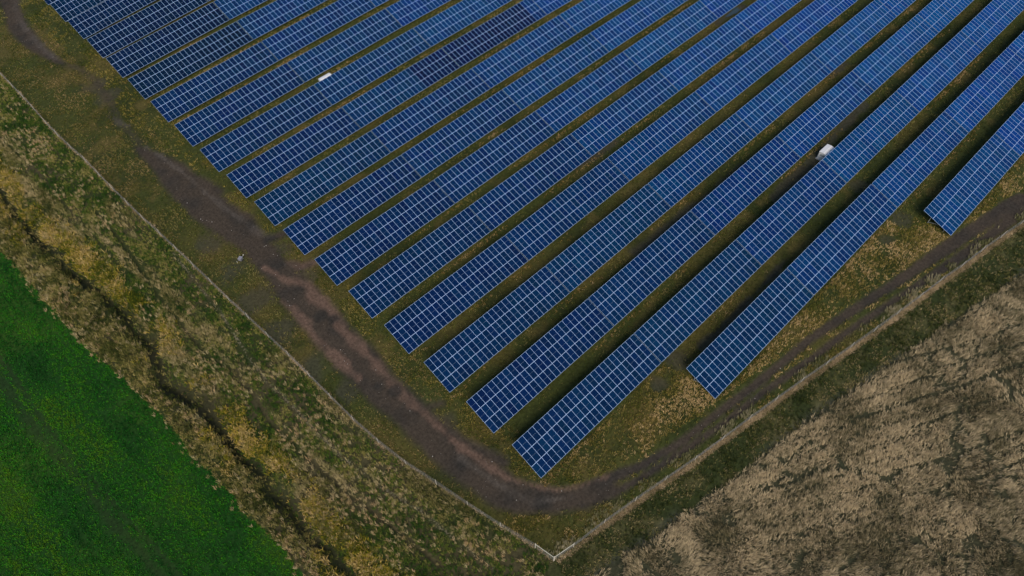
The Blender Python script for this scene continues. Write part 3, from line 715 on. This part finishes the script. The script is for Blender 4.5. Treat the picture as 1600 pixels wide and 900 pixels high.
FAR_SKY_TONE = [(0.0003, 0.034, 0.150), (0.0003, 0.038, 0.150), (0.0003, 0.031, 0.155)]  # far panel colours with the sky's blue reflection painted in
DARK = (0.0005, 0.007, 0.042)
rowno = len(ROWS)
for ri, (s0, y0, nt_b) in enumerate(ROWS):
    back = rowno-1-ri               # 0 = the short row next to the right fence
    for k in range(nt_b):
        xa = s0+k*27.5; xb = xa+LEN; xm = (xa+xb)/2
        za = float(terr(xa, y0))-HT; zb = float(terr(xb, y0))-HT
        root = empty('solar_table', (xm, y0, (za+zb)/2), (0, -math.atan2(zb-za, LEN), 0))
        rl = 'in the shortest row beside the right fence' if back == 0 else '%s row back from the right fence' % ORD[back]
        where = 'at the track end' if k == 0 else '%s from the track end' % ORD[k]
        tag(root, 'solar table %s, %s' % (where, rl), 'solar table', 'solar tables standing in parallel rows')
        fb = float(sstep(20, 150, xm+.25*(y0+90)))  # share of painted sky blue, growing along the rows
        b0_ = BATCH[int(rng.integers(len(BATCH)))]; b1_ = FAR_SKY_TONE[int(rng.integers(len(FAR_SKY_TONE)))]
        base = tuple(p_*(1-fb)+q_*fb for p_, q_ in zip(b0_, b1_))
        for ci in range(NC):
            for ti in range(3):
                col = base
                xw = xa+ci*PW
                if 9 == ri and 52 < xw-s0+7 < 86: col = DARK
                if ri <= 5 and k == 0: col = tuple(v*.5 for v in base)  # corner darkening painted into the upper-left tables' panel colour
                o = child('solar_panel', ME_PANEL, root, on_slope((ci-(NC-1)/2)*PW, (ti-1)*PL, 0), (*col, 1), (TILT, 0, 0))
        for me in ME_PURL: child('purlin', me, root)
        nf = 8
        for f in range(nf):
            fx = -LEN/2+.55+f*(LEN-1.1)/(nf-1)
            if f == 0 and k == 0:
                for me in ME_POST: child('post', me, root, (fx, 0, 0))
                child('brace', ME_BRACE, root, (fx, 0, 0)); child('rafter', ME_RAFT, root, (fx, 0, 0))
            else:
                child('support_frame', ME_FRAME, root, (fx, 0, 0))

# ------------------------------------------------------------------ fences
def fence(name, line, label, first_gap, n_wires, cat='fence'):
    P = np.array(line, float); seg = np.hypot(*np.diff(P, axis=0).T); S = np.concatenate([[0], np.cumsum(seg)])
    def at(s):
        x_ = float(np.interp(s, S, P[:, 0])); y_ = float(np.interp(s, S, P[:, 1]))
        if s < 0: x_, y_ = P[0]
        return Vector((x_, y_, float(zat(np.array([x_]), np.array([y_]))[0])))
    root = empty(name, at(0)); base = root.location.copy()
    tag(root, label, cat)
    ss = [0.0, first_gap]
    while ss[-1]+5.6 < S[-1]: ss.append(ss[-1]+5.6)
    tops = []
    for i, s in enumerate(ss):
        p = at(s)-base; b = MB()
        lean = Vector((random.uniform(-.05, .05), random.uniform(-.05, .05), 2.0 if i > 1 else 2.15))
        r = .042 if i > 1 else .06
        b.tube(p-Vector((0, 0, .3)), p+lean, r, 8, r*.92)
        b.build('post', M_fence_post, root); tops.append((p, lean))
    # netting: horizontal and upright wires, one mesh
    b = MB()
    for (p, l), (q, m) in zip(tops[:-1], tops[1:]):
        for j in range(n_wires):
            f = .08+.86*j/(n_wires-1)
            b.tube(p+l*f, q+m*f, .009, 4, cap=False)
        n_ = int((q-p).length/.55)
        for j in range(1, n_):
            t = j/n_; u = p.lerp(q, t); v = (p+l*.94).lerp(q+m*.94, t); b.tube(u, v, .007, 4, cap=False)
    b.build('wire_netting', M_wire, root)
    # corner stay
    b = MB(); (p, l), (q, m) = tops[0], tops[1]
    b.tube(p+l*.86, q+m*.86, .042, 8)
    b.build('rail', M_pale, root)
    return root
fl_line = [tuple(q) for q in L['fence_left'][::-1]]
fr_line = [tuple(q) for q in L['fence_right']]
# outer run continued past the frame
e0 = ext(fl_line, 22)[-1]; e1 = ext(fr_line, 40)[-1]
fence('wire_fence', fl_line+[tuple(e0)], 'long wire fence with pale posts between dirt track and rough meadow', 3.0, 7)
cut = np.array(fr_line[0])+(np.array(fr_line[1])-np.array(fr_line[0]))*.04
fence('wire_fence', [tuple(cut)]+fr_line[1:]+[tuple(e1)], 'wire fence with pale posts between dirt track and dark green verge beside cereal field', 3.2, 7)

# ------------------------------------------------------------------ transformer cabins
def cabin(x0, x1, y0, y1, h, label):
    cx, cy = (x0+x1)/2, (y0+y1)/2
    z = float(zat(np.array([cx]), np.array([cy]))[0])
    root = empty('transformer_cabin', (cx, cy, z)); tag(root, label, 'cabin', 'white cabins between the solar rows')
    lx, ly = (x1-x0)/2, (y1-y0)/2
    MB().box(-lx-.12, lx+.12, -ly-.12, ly+.12, -.4, .15).build('plinth', M_conc, root, .02)
    MB().box(-lx+.05, lx-.05, -ly+.05, ly-.05, .152, h-.22).build('wall', M_white, root, .02)
    r = MB(); e = h-.22; t = h
    a_ = [(-lx, -ly, e), (-lx, -ly, e+.07), (-lx, 0, t), (-lx, ly, e+.07), (-lx, ly, e)]
    b_ = [(lx, q[1], q[2]) for q in a_]
    r.poly(a_[::-1]); r.poly(b_)
    for i in range(5):
        j = (i+1) % 5; r.poly([a_[i], a_[j], b_[j], b_[i]])
    r.build('roof', M_roof, root)
    for s in (-1, 1):
        d = MB().box(s*lx/2-.55*lx/1.45, s*lx/2+.55*lx/1.45, ly-.045, ly-.01, .25, h-.40).build('door', M_white, root, .01)
        MB().box(s*lx/2-.25, s*lx/2+.25, ly-.012, ly+.006, h-.95, h-.6).build('vent', M_vent, d)
        MB().box(s*.12-.02, s*.12+.02, ly-.012, ly+.03, 1.0, 1.15).build('handle', M_vent, d)
    v = MB()
    for i in range(6):
        v.box(-lx+.01, -lx+.048, -ly*.5, ly*.5, h-.9+i*.07, h-.9+i*.07+.045)
    v.build('vent', M_vent, root)
    return root
cabin(44.4, 47.3, -66.25, -65.0, 2.35, 'small white cabin between the upper left rows, roof plain white')
cabin(101.0, 103.9, -154.6, -152.9, 2.05, 'larger white cabin in the gap near the right edge, one end face showing')

# ------------------------------------------------------------------ grey box with a pale bar beside the track
tx, ty = 6.55, -94.0
tz = float(zat(np.array([tx]), np.array([ty]))[0])
box = empty('equipment_box', (tx, ty, tz), (0, 0, math.radians(28))); box.scale = (.8, .8, .8)
tag(box, 'small grey box with a pale bar pointing at the dirt track, alone on worn grass', 'equipment box')
MB().box(-.45, .45, -.38, .38, .22, .85).build('body', M_grey, box, .03)
MB().box(-.48, .48, -.41, .41, .852, .90).build('lid', simple('box_lid', (.19, .19, .22), .5), box, .015)
d = MB(); d.bar((.45, 0, .35), (1.15, 0, .42), .07, .07); d.quadbox((1.2, 0, .45), (.10, .10, .08)); d.build('drawbar', M_pale, box, .01)
for s in (-1, 1):
    w = MB().tube((-.05, s*.40, .2), (-.05, s*.52, .2), .2, 14).build('wheel', M_rubber, box)
mz = float(zat(np.array([5.75]), np.array([-94.1]))[0])
mk = MB(); mk.tube((5.75, -94.1, mz-.2), (5.75, -94.1, mz+.45), .06, 8, .05)
mo = mk.build('marker_stake', M_pale); tag(mo, 'short pale stake stuck in the grass behind the grey box', 'stake')

# ------------------------------------------------------------------ light, sky, camera
SUN_EL, SUN_AZ = math.radians(43), math.radians(215)
sd = Vector((math.sin(SUN_AZ)*math.cos(SUN_EL), math.cos(SUN_AZ)*math.cos(SUN_EL), math.sin(SUN_EL)))
sl = bpy.data.lights.new('sun', 'SUN'); sl.energy = 1.5; sl.angle = math.radians(30); sl.color = (1, .87, .70)
so_ = link(bpy.data.objects.new('sun', sl)); so_.rotation_euler = sd.to_track_quat('Z', 'Y').to_euler()
w = bpy.data.worlds.new('World'); scene.world = w; w.use_nodes = True
nt = w.node_tree; sk = nt.nodes.new('ShaderNodeTexSky'); sk.sky_type = 'NISHITA'; sk.sun_disc = False
sk.sun_elevation = SUN_EL; sk.sun_rotation = SUN_AZ; sk.air_density = 1.0; sk.dust_density = 1.0; sk.ozone_density = 1.0
nt.links.new(sk.outputs['Color'], nt.nodes['Background'].inputs['Color']); nt.nodes['Background'].inputs['Strength'].default_value = 0.05
cam = bpy.data.cameras.new('camera'); co = link(bpy.data.objects.new('camera', cam))
Rm = CAM_ROT
co.matrix_world = Matrix(((Rm[0][0], Rm[0][1], Rm[0][2], CAM_POS[0]), (Rm[1][0], Rm[1][1], Rm[1][2], CAM_POS[1]), (Rm[2][0], Rm[2][1], Rm[2][2], CAM_POS[2]), (0, 0, 0, 1)))
cam.sensor_width = 36; cam.lens = 36*CAM_F/1600; cam.clip_start = 1; cam.clip_end = 10000
scene.camera = co
vs = scene.view_settings; vs.view_transform = 'Standard'; vs.look = 'None'; vs.gamma = 1; vs.exposure = 1.36; vs.use_curve_mapping = False
